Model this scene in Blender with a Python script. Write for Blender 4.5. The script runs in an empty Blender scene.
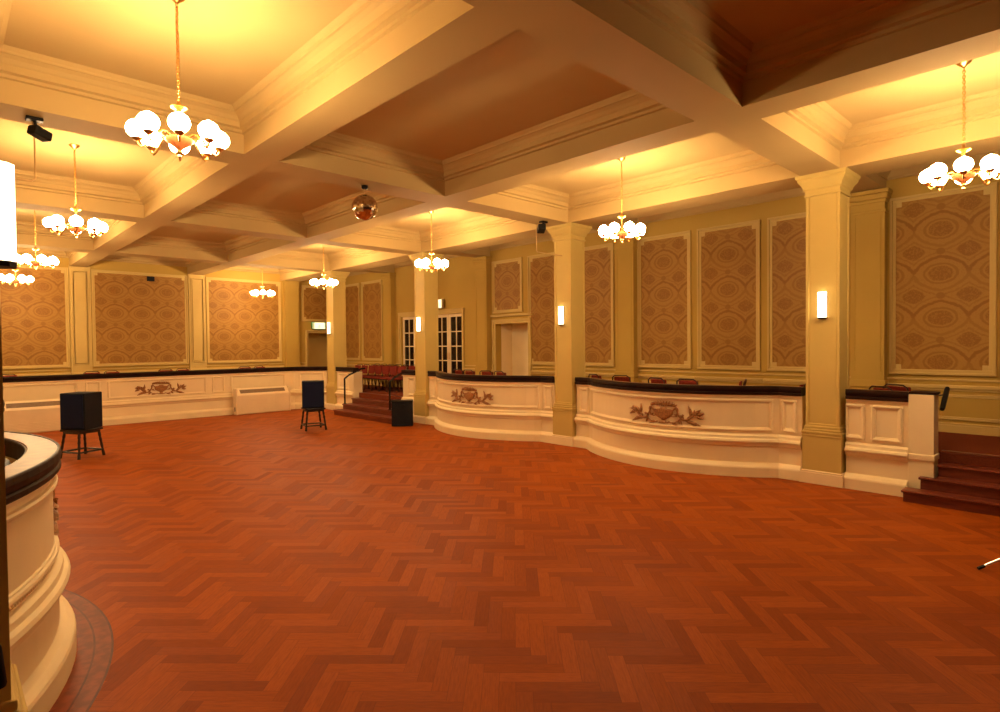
import bpy, bmesh, math, random
from math import sin, cos, pi, radians, sqrt, atan2
from mathutils import Vector, Matrix
random.seed(7)
SC = bpy.context.scene
COL = SC.collection

# ------------------------------------------------------------------ mesh builder
class MB:
    def __init__(s): s.v = []; s.f = []
    def add(s, vs, fs):
        b = len(s.v); s.v += [tuple(p) for p in vs]; s.f += [tuple(i + b for i in f) for f in fs]; return s
    def box(s, x0, x1, y0, y1, z0, z1, bev=0.0):
        if bev <= 0:
            vs = [(x, y, z) for z in (z0, z1) for y in (y0, y1) for x in (x0, x1)]
            return s.add(vs, [(0, 2, 3, 1), (4, 5, 7, 6), (0, 1, 5, 4), (2, 6, 7, 3), (0, 4, 6, 2), (1, 3, 7, 5)])
        bm = bmesh.new(); bmesh.ops.create_cube(bm, size=1.0)
        for v in bm.verts:
            v.co = Vector(((x0 + x1) / 2 + v.co.x * (x1 - x0), (y0 + y1) / 2 + v.co.y * (y1 - y0), (z0 + z1) / 2 + v.co.z * (z1 - z0)))
        bmesh.ops.bevel(bm, geom=bm.edges[:], offset=bev, segments=2, profile=0.5, affect='EDGES')
        s.bm(bm); bm.free(); return s
    def bm(s, bm):
        bm.verts.index_update()
        return s.add([v.co[:] for v in bm.verts], [[v.index for v in f.verts] for f in bm.faces])
    def xf(s, M):                       # transform everything so far
        s.v = [tuple(M @ Vector(p)) for p in s.v]; return s
    def merge(s, o, M=None):
        return s.add([tuple(M @ Vector(p)) if M else p for p in o.v], o.f)
    def sweep(s, path, prof, closed=False, normals=None, caps=True):
        """prof: closed polygon of (outward offset, z); path: list of (x, y); outward = left of travel"""
        n = len(path); rings = []
        for i in range(n):
            nx, ny = normals[i] if normals else path_normal(path, i, closed)
            rings.append([(path[i][0] + nx * o, path[i][1] + ny * o, z) for o, z in prof])
        m = len(prof); vs = [p for r in rings for p in r]; fs = []
        for i in range(n if closed else n - 1):
            j = (i + 1) % n
            for k in range(m):
                l = (k + 1) % m
                fs.append((i * m + k, j * m + k, j * m + l, i * m + l))
        if not closed and caps:
            fs.append(tuple(range(m))); fs.append(tuple((n - 1) * m + k for k in reversed(range(m))))
        return s.add(vs, fs)
    def lathe(s, prof, c=(0, 0, 0), seg=24, a0=0.0, a1=2 * pi, sx=1.0, sy=1.0):
        full = abs(a1 - a0 - 2 * pi) < 1e-6; n = seg if full else seg + 1
        vs = []; fs = []; m = len(prof)
        for i in range(n):
            a = a0 + (a1 - a0) * i / seg
            for r, z in prof: vs.append((c[0] + r * cos(a) * sx, c[1] + r * sin(a) * sy, c[2] + z))
        for i in range(seg):
            j = (i + 1) % n
            for k in range(m - 1): fs.append((i * m + k, j * m + k, j * m + k + 1, i * m + k + 1))
        return s.add(vs, fs)
    def tube(s, pts, r, seg=8, caps=True):
        pts = [Vector(p) for p in pts]; n = len(pts); rr = r if isinstance(r, (list, tuple)) else [r] * n
        up = None; vs = []; fs = []
        for i in range(n):
            t = (pts[min(i + 1, n - 1)] - pts[max(i - 1, 0)]).normalized()
            if up is None:
                up = Vector((0, 0, 1)) if abs(t.z) < 0.9 else Vector((1, 0, 0))
            a = t.cross(up).normalized(); b = a.cross(t).normalized(); up = b
            for k in range(seg):
                q = 2 * pi * k / seg; vs.append(pts[i] + (a * cos(q) + b * sin(q)) * rr[i])
        for i in range(n - 1):
            for k in range(seg):
                l = (k + 1) % seg; fs.append((i * seg + k, i * seg + l, (i + 1) * seg + l, (i + 1) * seg + k))
        if caps:
            fs.append(tuple(reversed(range(seg)))); fs.append(tuple((n - 1) * seg + k for k in range(seg)))
        return s.add([tuple(v) for v in vs], fs)
    def ball(s, c, r, seg=16, rings=10, sx=1, sy=1, sz=1):
        return s.lathe([(r * sin(pi * k / rings), -r * cos(pi * k / rings) * sz) for k in range(rings + 1)], c, seg, sx=sx, sy=sy)
    def torus(s, c, R, r, M=None, seg=16, ts=6):
        vs = []; fs = []
        for i in range(seg):
            a = 2 * pi * i / seg
            for k in range(ts):
                b = 2 * pi * k / ts
                p = Vector(((R + r * cos(b)) * cos(a), (R + r * cos(b)) * sin(a), r * sin(b)))
                if M: p = M @ p
                vs.append(tuple(p + Vector(c)))
        for i in range(seg):
            for k in range(ts):
                fs.append((i * ts + k, ((i + 1) % seg) * ts + k, ((i + 1) % seg) * ts + (k + 1) % ts, i * ts + (k + 1) % ts))
        return s.add(vs, fs)
    def build(s, name, mat, parent=None, smooth=False, **props):
        me = bpy.data.meshes.new(name)
        org = Vector((0, 0, 0)); p = parent
        while p is not None: org += p.location; p = p.parent
        me.from_pydata([tuple(Vector(v) - org) for v in s.v], [], s.f)
        bm = bmesh.new(); bm.from_mesh(me)
        bmesh.ops.remove_doubles(bm, verts=bm.verts[:], dist=1e-5)
        bmesh.ops.recalc_face_normals(bm, faces=bm.faces[:])
        bm.to_mesh(me); bm.free()
        if smooth:
            for pl in me.polygons: pl.use_smooth = True
            try: me.set_sharp_from_angle(angle=radians(38))
            except Exception: pass
        me.materials.append(mat)
        o = bpy.data.objects.new(name, me); COL.objects.link(o)
        if parent: o.parent = parent
        for k, v in props.items(): o[k] = v
        return o

def path_normal(path, i, closed=False):
    n = len(path)
    def seg(a, b):
        d = Vector((path[b][0] - path[a][0], path[b][1] - path[a][1])); d.normalize(); return Vector((-d.y, d.x))
    if closed: n1 = seg((i - 1) % n, i); n2 = seg(i, (i + 1) % n)
    elif i == 0: n1 = n2 = seg(0, 1)
    elif i == n - 1: n1 = n2 = seg(n - 2, n - 1)
    else: n1 = seg(i - 1, i); n2 = seg(i, i + 1)
    m = (n1 + n2); m.normalize(); k = max(0.35, m.dot(n1)); m /= k
    return m.x, m.y

def thing(name, loc, label, cat, group=None, rotz=0.0):
    o = bpy.data.objects.new(name, None); COL.objects.link(o); o.empty_display_size = 0.1
    o.location = loc; o.rotation_euler = (0, 0, rotz); o['kind'] = 'thing'
    o['label'] = label; o['category'] = cat
    if group: o['group'] = group
    return o
def tag(o, label, cat, group=None):
    o['kind'] = 'thing'; o['label'] = label; o['category'] = cat
    if group: o['group'] = group
    return o
def dup(root, loc, label, rotz=None):
    r = root.copy(); COL.objects.link(r); r.location = loc; r['label'] = label
    if rotz is not None: r.rotation_euler = (0, 0, rotz)
    def rec(src, dst):
        for ch in [c for c in src.children]:
            d = ch.copy(); COL.objects.link(d); d.parent = dst; rec(ch, d)
    rec(root, r)
    return r

# ------------------------------------------------------------------ node expressions
class X:
    nt = None
    def __init__(s, sock): s.s = sock
    @staticmethod
    def op(o, *a):
        n = X.nt.nodes.new('ShaderNodeMath'); n.operation = o
        for i, q in enumerate(a):
            if isinstance(q, X): X.nt.links.new(q.s, n.inputs[i])
            else: n.inputs[i].default_value = q
        return X(n.outputs[0])
    def __add__(s, o): return X.op('ADD', s, o)
    __radd__ = __add__
    def __sub__(s, o): return X.op('SUBTRACT', s, o)
    def __rsub__(s, o): return X.op('SUBTRACT', o, s)
    def __mul__(s, o): return X.op('MULTIPLY', s, o)
    __rmul__ = __mul__
    def __truediv__(s, o): return X.op('DIVIDE', s, o)
def floor_(a): return X.op('FLOOR', a)
def fract(a): return X.op('FRACT', a)
def fmod(a, m): return X.op('FLOORED_MODULO', a, m)
def lt(a, b): return X.op('LESS_THAN', a, b)
def gt(a, b): return X.op('GREATER_THAN', a, b)
def absx(a): return X.op('ABSOLUTE', a)
def mn(a, b): return X.op('MINIMUM', a, b)
def mx(a, b): return X.op('MAXIMUM', a, b)
def sst(a, lo, hi):
    n = X.nt.nodes.new('ShaderNodeMapRange'); n.interpolation_type = 'SMOOTHSTEP'
    X.nt.links.new(a.s, n.inputs[0]); n.inputs[1].default_value = lo; n.inputs[2].default_value = hi
    return X(n.outputs[0])
def comb(x, y, z):
    n = X.nt.nodes.new('ShaderNodeCombineXYZ')
    for i, q in enumerate((x, y, z)):
        if isinstance(q, X): X.nt.links.new(q.s, n.inputs[i])
        else: n.inputs[i].default_value = q
    return n.outputs[0]
def noise(vec, scale, detail=2.0, rough=0.5):
    n = X.nt.nodes.new('ShaderNodeTexNoise'); n.inputs['Scale'].default_value = scale
    n.inputs['Detail'].default_value = detail; n.inputs['Roughness'].default_value = rough
    if vec is not None: X.nt.links.new(vec, n.inputs['Vector'])
    return X(n.outputs[0])
def white(vec):
    n = X.nt.nodes.new('ShaderNodeTexWhiteNoise'); X.nt.links.new(vec, n.inputs['Vector']); return X(n.outputs['Value'])
def pos():
    g = X.nt.nodes.new('ShaderNodeNewGeometry'); sp = X.nt.nodes.new('ShaderNodeSeparateXYZ')
    X.nt.links.new(g.outputs['Position'], sp.inputs[0]); return g.outputs['Position'], X(sp.outputs[0]), X(sp.outputs[1]), X(sp.outputs[2])
def mixc(fac, a, b):
    n = X.nt.nodes.new('ShaderNodeMix'); n.data_type = 'RGBA'
    if isinstance(fac, X): X.nt.links.new(fac.s, n.inputs[0])
    else: n.inputs[0].default_value = fac
    for i, q in ((6, a), (7, b)):
        if isinstance(q, tuple): n.inputs[i].default_value = (*q, 1)
        else: X.nt.links.new(q, n.inputs[i])
    return n.outputs[2]

def new_mat(name):
    m = bpy.data.materials.new(name); m.use_nodes = True; X.nt = m.node_tree
    return m, m.node_tree.nodes['Principled BSDF']
def paint(name, col, rough=0.5, var=0.08, scale=3.0, spec=0.3, metal=0.0, bump=0.0, coat=0.0):
    m, b = new_mat(name); p, _, _, _ = pos()
    n = noise(p, scale, 3.0)
    c2 = tuple(max(0, c * (1 - var)) for c in col)
    X.nt.links.new(mixc(sst(n, 0.35, 0.65), col, c2), b.inputs['Base Color'])
    b.inputs['Roughness'].default_value = rough; b.inputs['Specular IOR Level'].default_value = spec; b.inputs['Metallic'].default_value = metal
    if coat: b.inputs['Coat Weight'].default_value = coat; b.inputs['Coat Roughness'].default_value = 0.15
    if bump:
        bp = X.nt.nodes.new('ShaderNodeBump'); bp.inputs['Strength'].default_value = bump; bp.inputs['Distance'].default_value = 0.01
        X.nt.links.new(noise(p, scale * 25, 2.0).s, bp.inputs['Height']); X.nt.links.new(bp.outputs[0], b.inputs['Normal'])
    return m
def glow(name, col, strength):
    m, b = new_mat(name); b.inputs['Base Color'].default_value = (0.9, 0.85, 0.75, 1)
    b.inputs['Emission Color'].default_value = (*col, 1); b.inputs['Emission Strength'].default_value = strength
    p, _, _, _ = pos(); b.inputs['Roughness'].default_value = 0.3
    return m

LIGHT = (1.0, 0.68, 0.35)
M = {}
M['wall'] = paint('cream_wall_paint', (0.50, 0.335, 0.080), 0.65, 0.05, 1.2, 0.08)
M['ceil'] = paint('cream_ceiling_paint', (0.51, 0.365, 0.155), 0.75, 0.05, 0.9, 0.06)
M['trim'] = paint('cream_gloss_trim', (0.62, 0.46, 0.165), 0.5, 0.04, 2.0, 0.15)
M['col'] = paint('column_cream_paint', (0.58, 0.435, 0.14), 0.5, 0.04, 2.0, 0.15)
M['bal'] = paint('balustrade_ivory_paint', (0.84, 0.71, 0.46), 0.5, 0.04, 2.5, 0.15)
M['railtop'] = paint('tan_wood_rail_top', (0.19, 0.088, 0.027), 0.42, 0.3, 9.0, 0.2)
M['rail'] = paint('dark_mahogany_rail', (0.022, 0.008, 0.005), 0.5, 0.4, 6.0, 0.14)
M['black'] = paint('black_speaker_cloth', (0.007, 0.008, 0.014), 0.75, 0.3, 40.0, 0.25, bump=0.2)
M['blackmetal'] = paint('black_painted_metal', (0.010, 0.009, 0.009), 0.5, 0.2, 12.0, 0.15)
M['darkwood'] = paint('black_stained_wood', (0.014, 0.009, 0.008), 0.4, 0.4, 15.0, 0.4)
M['brass'] = paint('aged_brass', (0.72, 0.42, 0.12), 0.28, 0.15, 20.0, 0.5, metal=1.0)
M['gilt'] = paint('brown_gilt_plaster', (0.42, 0.19, 0.065), 0.5, 0.45, 40.0, 0.35)
M['bowl'] = paint('red_brown_bowl', (0.26, 0.075, 0.025), 0.4, 0.3, 20.0, 0.2)
M['maroon'] = paint('maroon_upholstery', (0.24, 0.030, 0.018), 0.8, 0.3, 30.0, 0.2, bump=0.15)
M['chairframe'] = paint('dark_bronze_chair_frame', (0.06, 0.025, 0.015), 0.35, 0.2, 10.0, 0.5, metal=0.5)
M['steel'] = paint('grey_steel', (0.55, 0.54, 0.52), 0.3, 0.1, 15.0, 0.5, metal=1.0)
M['heater'] = paint('heater_cream_enamel', (0.80, 0.66, 0.44), 0.4, 0.04, 4.0, 0.4)
M['grille'] = paint('heater_brown_grille', (0.22, 0.14, 0.08), 0.5, 0.3, 60.0, 0.3)
M['doorleaf'] = paint('doorway_tan_paint', (0.62, 0.40, 0.18), 0.5, 0.08, 3.0)
M['cable'] = paint('tan_cable_conduit', (0.58, 0.38, 0.15), 0.5, 0.1, 10.0)
M['cloth'] = paint('pale_blue_cloth', (0.55, 0.62, 0.72), 0.9, 0.1, 20.0, 0.1)
M['whitebox'] = paint('white_plastic', (0.80, 0.75, 0.66), 0.4, 0.04, 6.0)
M['green'] = paint('exit_green', (0.05, 0.35, 0.12), 0.4, 0.1, 6.0)
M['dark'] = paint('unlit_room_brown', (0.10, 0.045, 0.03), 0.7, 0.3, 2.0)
M['bulb'] = glow('lit_opal_glass', LIGHT, 54.0)
M['lamp'] = glow('lit_bulb_top', LIGHT, 76.0)
M['sconceglow'] = glow('lit_sconce_glass', (1.0, 0.76, 0.46), 2.6)
M['exitglow'] = glow('lit_exit_face', (0.95, 0.95, 0.60), 0.5)
M['exitgreen'] = glow('lit_exit_green', (0.12, 0.55, 0.18), 0.2)

def stair_wood():
    m, b = new_mat('red_brown_stair_wood'); p, x, y, z = pos()
    g = noise(comb(x * 6.0, y * 0.6, z * 6.0), 5.0, 4.0, 0.6)
    X.nt.links.new(mixc(sst(g, 0.3, 0.7), (0.19, 0.040, 0.018), (0.10, 0.018, 0.009)), b.inputs['Base Color'])
    b.inputs['Roughness'].default_value = 0.35; return m
M['stair'] = stair_wood()

def carpet():
    m, b = new_mat('dark_red_carpet'); p, x, y, z = pos()
    g = noise(p, 60.0, 3.0, 0.7)
    X.nt.links.new(mixc(sst(g, 0.3, 0.7), (0.20, 0.05, 0.02), (0.12, 0.025, 0.012)), b.inputs['Base Color'])
    b.inputs['Roughness'].default_value = 0.95; b.inputs['Specular IOR Level'].default_value = 0.1; return m
M['carpet'] = carpet()

def parquet():
    m, b = new_mat('herringbone_parquet'); p, x, y, z = pos()
    W = 0.098; N = 5.0
    c = 0.70710678 / W
    u = (x + y) * c; v = (y - x) * c
    i = floor_(u); j = floor_(v); k = fmod(i - j, 2 * N)
    hz = lt(k, N - 0.5)                      # 1: plank lies along u
    k2 = k - N
    idx = hz * (i - k) + (1.0 - hz) * (i + 517.0); idy = hz * j + (1.0 - hz) * (j + k2 + 311.0)
    al = hz * (u - (i - k)) + (1.0 - hz) * (v - (j + k2 - (N - 1)))
    ac = hz * fract(v) + (1.0 - hz) * fract(u)
    rnd = white(comb(idx, idy, 3.0)); rnd2 = white(comb(idx, idy, 11.0))
    edge = mn(mn(ac, 1.0 - ac), mn(al, N - al))
    gap = sst(edge, 0.0, 0.035)
    grain = noise(comb(al * 0.35 + rnd * 40.0, ac * 3.0 + rnd2 * 30.0, 0.0), 2.6, 4.0, 0.6)
    wear = noise(p, 0.55, 3.0, 0.55)
    base = mixc(rnd, (0.40, 0.090, 0.0070), (0.245, 0.047, 0.004))
    base = mixc(sst(grain, 0.25, 0.8) * 0.45, base, (0.14, 0.022, 0.003))
    base = mixc(sst(wear, 0.45, 0.75) * 0.35, base, (0.42, 0.100, 0.012))
    base = mixc((1.0 - gap) * 0.35, base, (0.06, 0.012, 0.005))
    X.nt.links.new(base, b.inputs['Base Color'])
    r = 0.44 + 0.14 * wear + 0.06 * rnd2
    X.nt.links.new(r.s, b.inputs['Roughness']); b.inputs['Specular IOR Level'].default_value = 0.09
    bp = X.nt.nodes.new('ShaderNodeBump'); bp.inputs['Strength'].default_value = 0.12; bp.inputs['Distance'].default_value = 0.002
    X.nt.links.new((gap + rnd * 0.4).s, bp.inputs['Height']); X.nt.links.new(bp.outputs[0], b.inputs['Normal'])
    return m
M['parquet'] = parquet()
M['inlay'] = paint('dark_parquet_inlay', (0.12, 0.022, 0.006), 0.5, 0.3, 8.0, 0.2)
M['border'] = paint('red_parquet_border', (0.22, 0.040, 0.008), 0.5, 0.35, 14.0, 0.2)

def damask():
    m, b = new_mat('damask_wallpaper'); p, x, y, z = pos()
    PX, PY = 0.69, 0.68
    at = X.nt.nodes.new('ShaderNodeAttribute'); at.attribute_type = 'OBJECT'; at.attribute_name = 'pattern_centre'
    u = (x + y - X(at.outputs['Fac'])) / PX + 0.5; v = z / PY + 0.06
    wob = noise(p, 14.0, 3.0, 0.6); fine = noise(p, 46.0, 2.0, 0.6)
    fu = absx(fract(u) - 0.5) * PX; sv = (fract(v) - 0.5) * PY; fv = absx(sv)   # offsets from a medallion centre
    gu = 0.5 * PX - fu; gv = 0.5 * PY - fv                            # offsets from a lozenge centre
    def ell(a, b, ra, rb, point=0.0):
        a = a / ra; b = b / rb
        e = X.op('SQRT', a * a + b * b)
        return e if not point else e * (1 - point) + (a + b) * point * 0.82
    def band(d, c0, w): return 1.0 - sst(absx(d - c0), w * 0.5, w * 1.4)
    n1 = (wob - 0.5) * 0.22
    dR = ell(fu, fv, 0.335, 0.245, 0.35) + n1
    dM = ell(fu, fv, 0.20, 0.145) + n1
    dB = ell(gu, gv, 0.150, 0.115, 0.4) + n1 * 1.4
    dS = ell(fu, gv, 0.060, 0.055) + n1
    ring = band(dR, 1.0, 0.085) * (0.55 + 0.45 * sst(sv, -0.06, 0.06))
    medal = mx((1.0 - sst(dM, 0.72, 0.86)) * (0.45 + 0.55 * sst(fine, 0.36, 0.58)), band(dM, 1.02, 0.10) * 0.7)
    loz = (1.0 - sst(dB, 0.85, 1.05)) * (0.45 + 0.55 * sst(fine, 0.36, 0.56))
    spot = (1.0 - sst(dS, 0.8, 1.1)) * 0.8
    curl = band(dR, 1.28, 0.05) * 0.45 + sst(fine, 0.54, 0.64) * 0.25
    pat = mx(mx(mx(ring, curl), mx(medal, loz)), spot)
    col = mixc(pat * 0.8, (0.39, 0.212, 0.048), (0.245, 0.105, 0.018))
    X.nt.links.new(col, b.inputs['Base Color'])
    X.nt.links.new((0.62 - pat * 0.12).s, b.inputs['Roughness']); b.inputs['Specular IOR Level'].default_value = 0.25
    return m
M['damask'] = damask()

def pane_glass():
    m, b = new_mat('door_glass'); nt = m.node_tree; p, x, y, z = pos()
    b.inputs['Base Color'].default_value = (0.02, 0.012, 0.01, 1); b.inputs['Roughness'].default_value = 0.06
    b.inputs['Alpha'].default_value = 0.45
    return m
M['glass'] = pane_glass()

def mirror_tiles():
    m, b = new_mat('mirror_ball_tiles'); nt = m.node_tree
    tc = nt.nodes.new('ShaderNodeTexCoord'); sp = nt.nodes.new('ShaderNodeSeparateXYZ'); nt.links.new(tc.outputs['Object'], sp.inputs[0])
    rn = white(comb(floor_(X(sp.outputs[0]) * 30.0), floor_(X(sp.outputs[1]) * 30.0), floor_(X(sp.outputs[2]) * 30.0)))
    nt.links.new(mixc(rn, (0.85, 0.80, 0.75), (0.55, 0.42, 0.34)), b.inputs['Base Color'])
    b.inputs['Metallic'].default_value = 1.0; b.inputs['Roughness'].default_value = 0.12
    return m
M['mirror'] = mirror_tiles()

# ------------------------------------------------------------------ plan (metres; camera stands at x=0 y=0, eye 2.0)
ZS, ZC, ZF = 4.31, 4.78, 0.585               # beam soffit, ceiling, gallery floor
XL, XR, YN, YB = -2.10, 11.13, -1.35, 20.35  # walls
BEAMX = [(-0.38, 0.28), (2.70, 3.12), (5.76, 6.21), (8.76, 9.42)]
COLY = [2.79, 7.48, 12.22, 16.96]
CXR, CXL = 9.09, -0.062
DY0, DY1 = 10.54, 11.78                      # doorway in the right wall
G1, G2 = (13.22, 14.62), (14.95, 16.36)      # glazed double doors
BDX0, BDX1 = 9.77, 10.85                     # doorway in the back wall

def struct(mb, name, mat, parent=None, smooth=False):
    o = mb.build(name, mat, parent, smooth)
    if parent is None: o['kind'] = 'structure'
    return o

# ------------------------------------------------------------------ floor, ceiling, walls
struct(MB().box(XL - 0.2, XR + 1.2, YN - 0.2, YB + 1.2, -0.12, 0.0), 'floor', M['parquet'])
struct(MB().box(XL - 0.2, XR + 0.2, YN - 0.2, YB + 0.2, ZC, ZC + 0.12), 'ceiling', M['ceil'])

w = MB(); T = 0.2
w.box(XR, XR + T, YN - T, DY0, 0, ZC); w.box(XR, XR + T, DY0, DY1, 2.55, ZC); w.box(XR, XR + T, DY1, G1[0], 0, ZC)
w.box(XR, XR + T, DY0, DY1, 0, ZF)
for g in (G1, G2): w.box(XR, XR + T, g[0], g[1], 2.92, ZC); w.box(XR, XR + T, g[0], g[1], 0, ZF)
w.box(XR, XR + T, G1[1], G2[0], 0, ZC); w.box(XR, XR + T, G2[1], YB + T, 0, ZC)
WRB = w; w = MB()      # shallow lobby behind the open doorway
w.box(XR + T, XR + 0.62, DY1, DY1 + 0.08, ZF, 2.75); w.box(XR + T, XR + 0.62, DY0 - 0.08, DY0, ZF, 2.75)
w.box(XR + 0.62, XR + 0.70, DY0 - 0.08, DY1 + 0.08, ZF, 2.75); w.box(XR + T, XR + 0.62, DY0 - 0.08, DY1 + 0.08, 2.62, 2.75)
w.box(XR + T, XR + 0.62, DY0 - 0.08, DY1 + 0.08, ZF - 0.1, ZF)
WR = struct(WRB, 'wall_right', M['wall']); w.build('lobby_lining', M['bal'], WR)  # brighter ivory lining stands in for light falling into the lobby
w = MB()
w.box(XL - T, BDX0, YB, YB + T, 0, ZC); w.box(BDX0, BDX1, YB, YB + T, 2.47, ZC); w.box(BDX1, XR, YB, YB + T, 0, ZC); w.box(BDX0, BDX1, YB, YB + T, 0, ZF)
WBB = w; w = MB(); w.box(BDX0 - 0.08, BDX0, YB + T, YB + 0.7, ZF, 2.7); w.box(BDX1, BDX1 + 0.08, YB + T, YB + 0.7, ZF, 2.7)
w.box(BDX0 - 0.08, BDX1 + 0.08, YB + 0.7, YB + 0.78, ZF, 2.7); w.box(BDX0 - 0.08, BDX1 + 0.08, YB + T, YB + 0.7, 2.6, 2.7)
w.box(BDX0 - 0.08, BDX1 + 0.08, YB + T, YB + 0.7, ZF - 0.1, ZF)
WB = struct(WBB, 'wall_back', M['wall']); w.build('lobby_lining', M['trim'], WB)
MB().box(BDX0 + 0.02, BDX1, YB + 0.66, YB + 0.695, ZF, 1.15).build('wainscot', M['stair'], WB)
MB().box(BDX0 + 0.02, BDX1, YB + 0.64, YB + 0.695, 1.15, 1.19).build('wainscot_rail', M['trim'], WB)
WL = struct(MB().box(XL - T, XL, YN - T, YB, 0, ZC), 'wall_left', M['wall'])
M['darkwall'] = paint('dark_brown_near_wall', (0.06, 0.022, 0.010), 0.8, 0.2, 3.0)  # unseen wall, coloured dark to cut bounce light around the camera
WN = struct(MB().box(XL, XR, YN - T, YN, 0, ZC), 'wall_near', M['darkwall'])

# a flat panel on a wall. axis 'x': wall plane at constant x, facing -x (s=-1) or +x ; 'y': facing -y
def wallbox(mb, wall, a0, a1, z0, z1, d0, d1, bev=0.0):
    if wall == 'R': mb.box(XR - d1, XR - d0, a0, a1, z0, z1, bev)
    elif wall == 'L': mb.box(XL + d0, XL + d1, a0, a1, z0, z1, bev)
    elif wall == 'B': mb.box(a0, a1, YB - d1, YB - d0, z0, z1, bev)
    elif wall == 'N': mb.box(a0, a1, YN + d0, YN + d1, z0, z1, bev)
WALLS = {'R': WR, 'B': WB, 'L': WL, 'N': WN}
def frame(wall, a0, a1, z0, z1, wd, d0, d1):
    m = MB()
    for k, (e, dd) in enumerate(((0.0, d1), (wd * 0.45, d1 * 0.55))):      # outer bead, inner step
        ww = wd * (0.45 if k == 0 else 0.55)
        A0, A1, Z0, Z1 = a0 + e, a1 - e, z0 + e, z1 - e
        wallbox(m, wall, A0, A1, Z1 - ww, Z1, d0, dd, 0.006); wallbox(m, wall, A0, A1, Z0, Z0 + ww, d0, dd, 0.006)
        wallbox(m, wall, A0, A0 + ww, Z0 + ww, Z1 - ww, d0, dd, 0.006); wallbox(m, wall, A1 - ww, A1, Z0 + ww, Z1 - ww, d0, dd, 0.006)
    return m
def damask_panel(wall, a0, a1, z0, z1):
    m = MB(); c = 0.075
    # field with its corners stepped in
    wallbox(m, wall, a0, a1, z0 + c, z1 - c, 0.004, 0.014); wallbox(m, wall, a0 + c, a1 - c, z1 - c, z1, 0.004, 0.014); wallbox(m, wall, a0 + c, a1 - c, z0, z0 + c, 0.004, 0.014)
    p = m.build('damask_panel', M['damask'], WALLS[wall], pattern_centre=(a0 + a1) / 2 + {'R': XR - 0.014, 'B': YB - 0.014, 'L': XL + 0.014, 'N': YN + 0.014}[wall])
    f = frame(wall, a0 - 0.085, a1 + 0.085, z0 - 0.085, z1 + 0.085, 0.085, 0.0, 0.045)
    for (aa, zz) in ((a0, z0), (a0, z1 - c), (a1 - c, z0), (a1 - c, z1 - c)): wallbox(f, wall, aa, aa + c, zz, zz + c, 0.0, 0.02)
    f.build('panel_frame', M['trim'], p)
PZ0, PZ1 = 1.54, 4.19
for a0, a1 in ((-0.10, 0.92), (1.25, 2.41), (3.21, 4.34), (4.64, 5.73), (6.04, 7.13), (7.93, 9.02), (9.35, 10.44), (17.55, 18.74), (19.06, 20.05)):
    damask_panel('R', a0, a1, PZ0, PZ1)
damask_panel('R', 10.82, 11.86 - 0.06, 2.93, PZ1)
for a0, a1 in ((0.22, 2.59), (3.29, 5.66), (6.38, 8.68)): damask_panel('B', a0, a1, PZ0, 4.18)
damask_panel('B', 9.62, 10.62, 2.98, 4.12)
damask_panel('B', -1.75, -0.45, PZ0, 4.18)
for k in range(5):
    for j in range(2): damask_panel('L', [-0.8, 3.3, 8.0, 12.7, 17.4][k] + j * 1.75, [-0.8, 3.3, 8.0, 12.7, 17.4][k] + j * 1.75 + 1.4, PZ0, PZ1)

def pilaster(wall, c, hw=0.24, d=0.18):
    m = MB()
    wallbox(m, wall, c - hw, c + hw, ZF, 4.42, 0, d)
    wallbox(m, wall, c - hw + 0.05, c - hw + 0.065, 1.5, 4.02, d, d + 0.008); wallbox(m, wall, c + hw - 0.065, c + hw - 0.05, 1.5, 4.02, d, d + 0.008)
    wallbox(m, wall, c - hw - 0.02, c + hw + 0.02, 4.06, 4.10, 0, d + 0.02, 0.008)
    wallbox(m, wall, c - hw - 0.02, c + hw + 0.02, 4.22, 4.27, 0, d + 0.025, 0.01); wallbox(m, wall, c - hw - 0.05, c + hw + 0.05, 4.27, 4.36, 0, d + 0.05, 0.02)
    wallbox(m, wall, c - hw - 0.07, c + hw + 0.07, 4.36, 4.42, 0, d + 0.07, 0.01)
    wallbox(m, wall, c - hw - 0.03, c + hw + 0.03, ZF, 0.80, 0, d + 0.03, 0.01); wallbox(m, wall, c - hw - 0.02, c + hw + 0.02, 1.24, 1.36, 0, d + 0.02, 0.012)
    m.build('pilaster', M['wall'], WALLS[wall])
for c in COLY: pilaster('R', c - 0.02); pilaster('L', c)
def flat_pilaster(wall, c, hw, d):
    m = MB(); wallbox(m, wall, c - hw, c + hw, ZF, ZS + 0.02, 0, d, 0.004); m.build('pilaster', M['trim'], WALLS[wall])  # lighter trim colour puts the end wall's brighter light into the paint
    f = frame(wall, c - hw + 0.06, c + hw - 0.06, 1.52, 4.2, 0.05, d, d + 0.02)
    wallbox(f, wall, c - hw - 0.01, c + hw + 0.01, ZF, 0.735, 0, d + 0.03, 0.006); wallbox(f, wall, c - hw - 0.01, c + hw + 0.01, 1.25, 1.31, 0, d + 0.04, 0.012)
    f.build('pilaster_moulding', M['trim'], WALLS[wall])
for c in (-0.08, 2.94, 6.02): flat_pilaster('B', c, 0.25, 0.05)
pilaster('B', 9.12, 0.25, 0.16)

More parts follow.
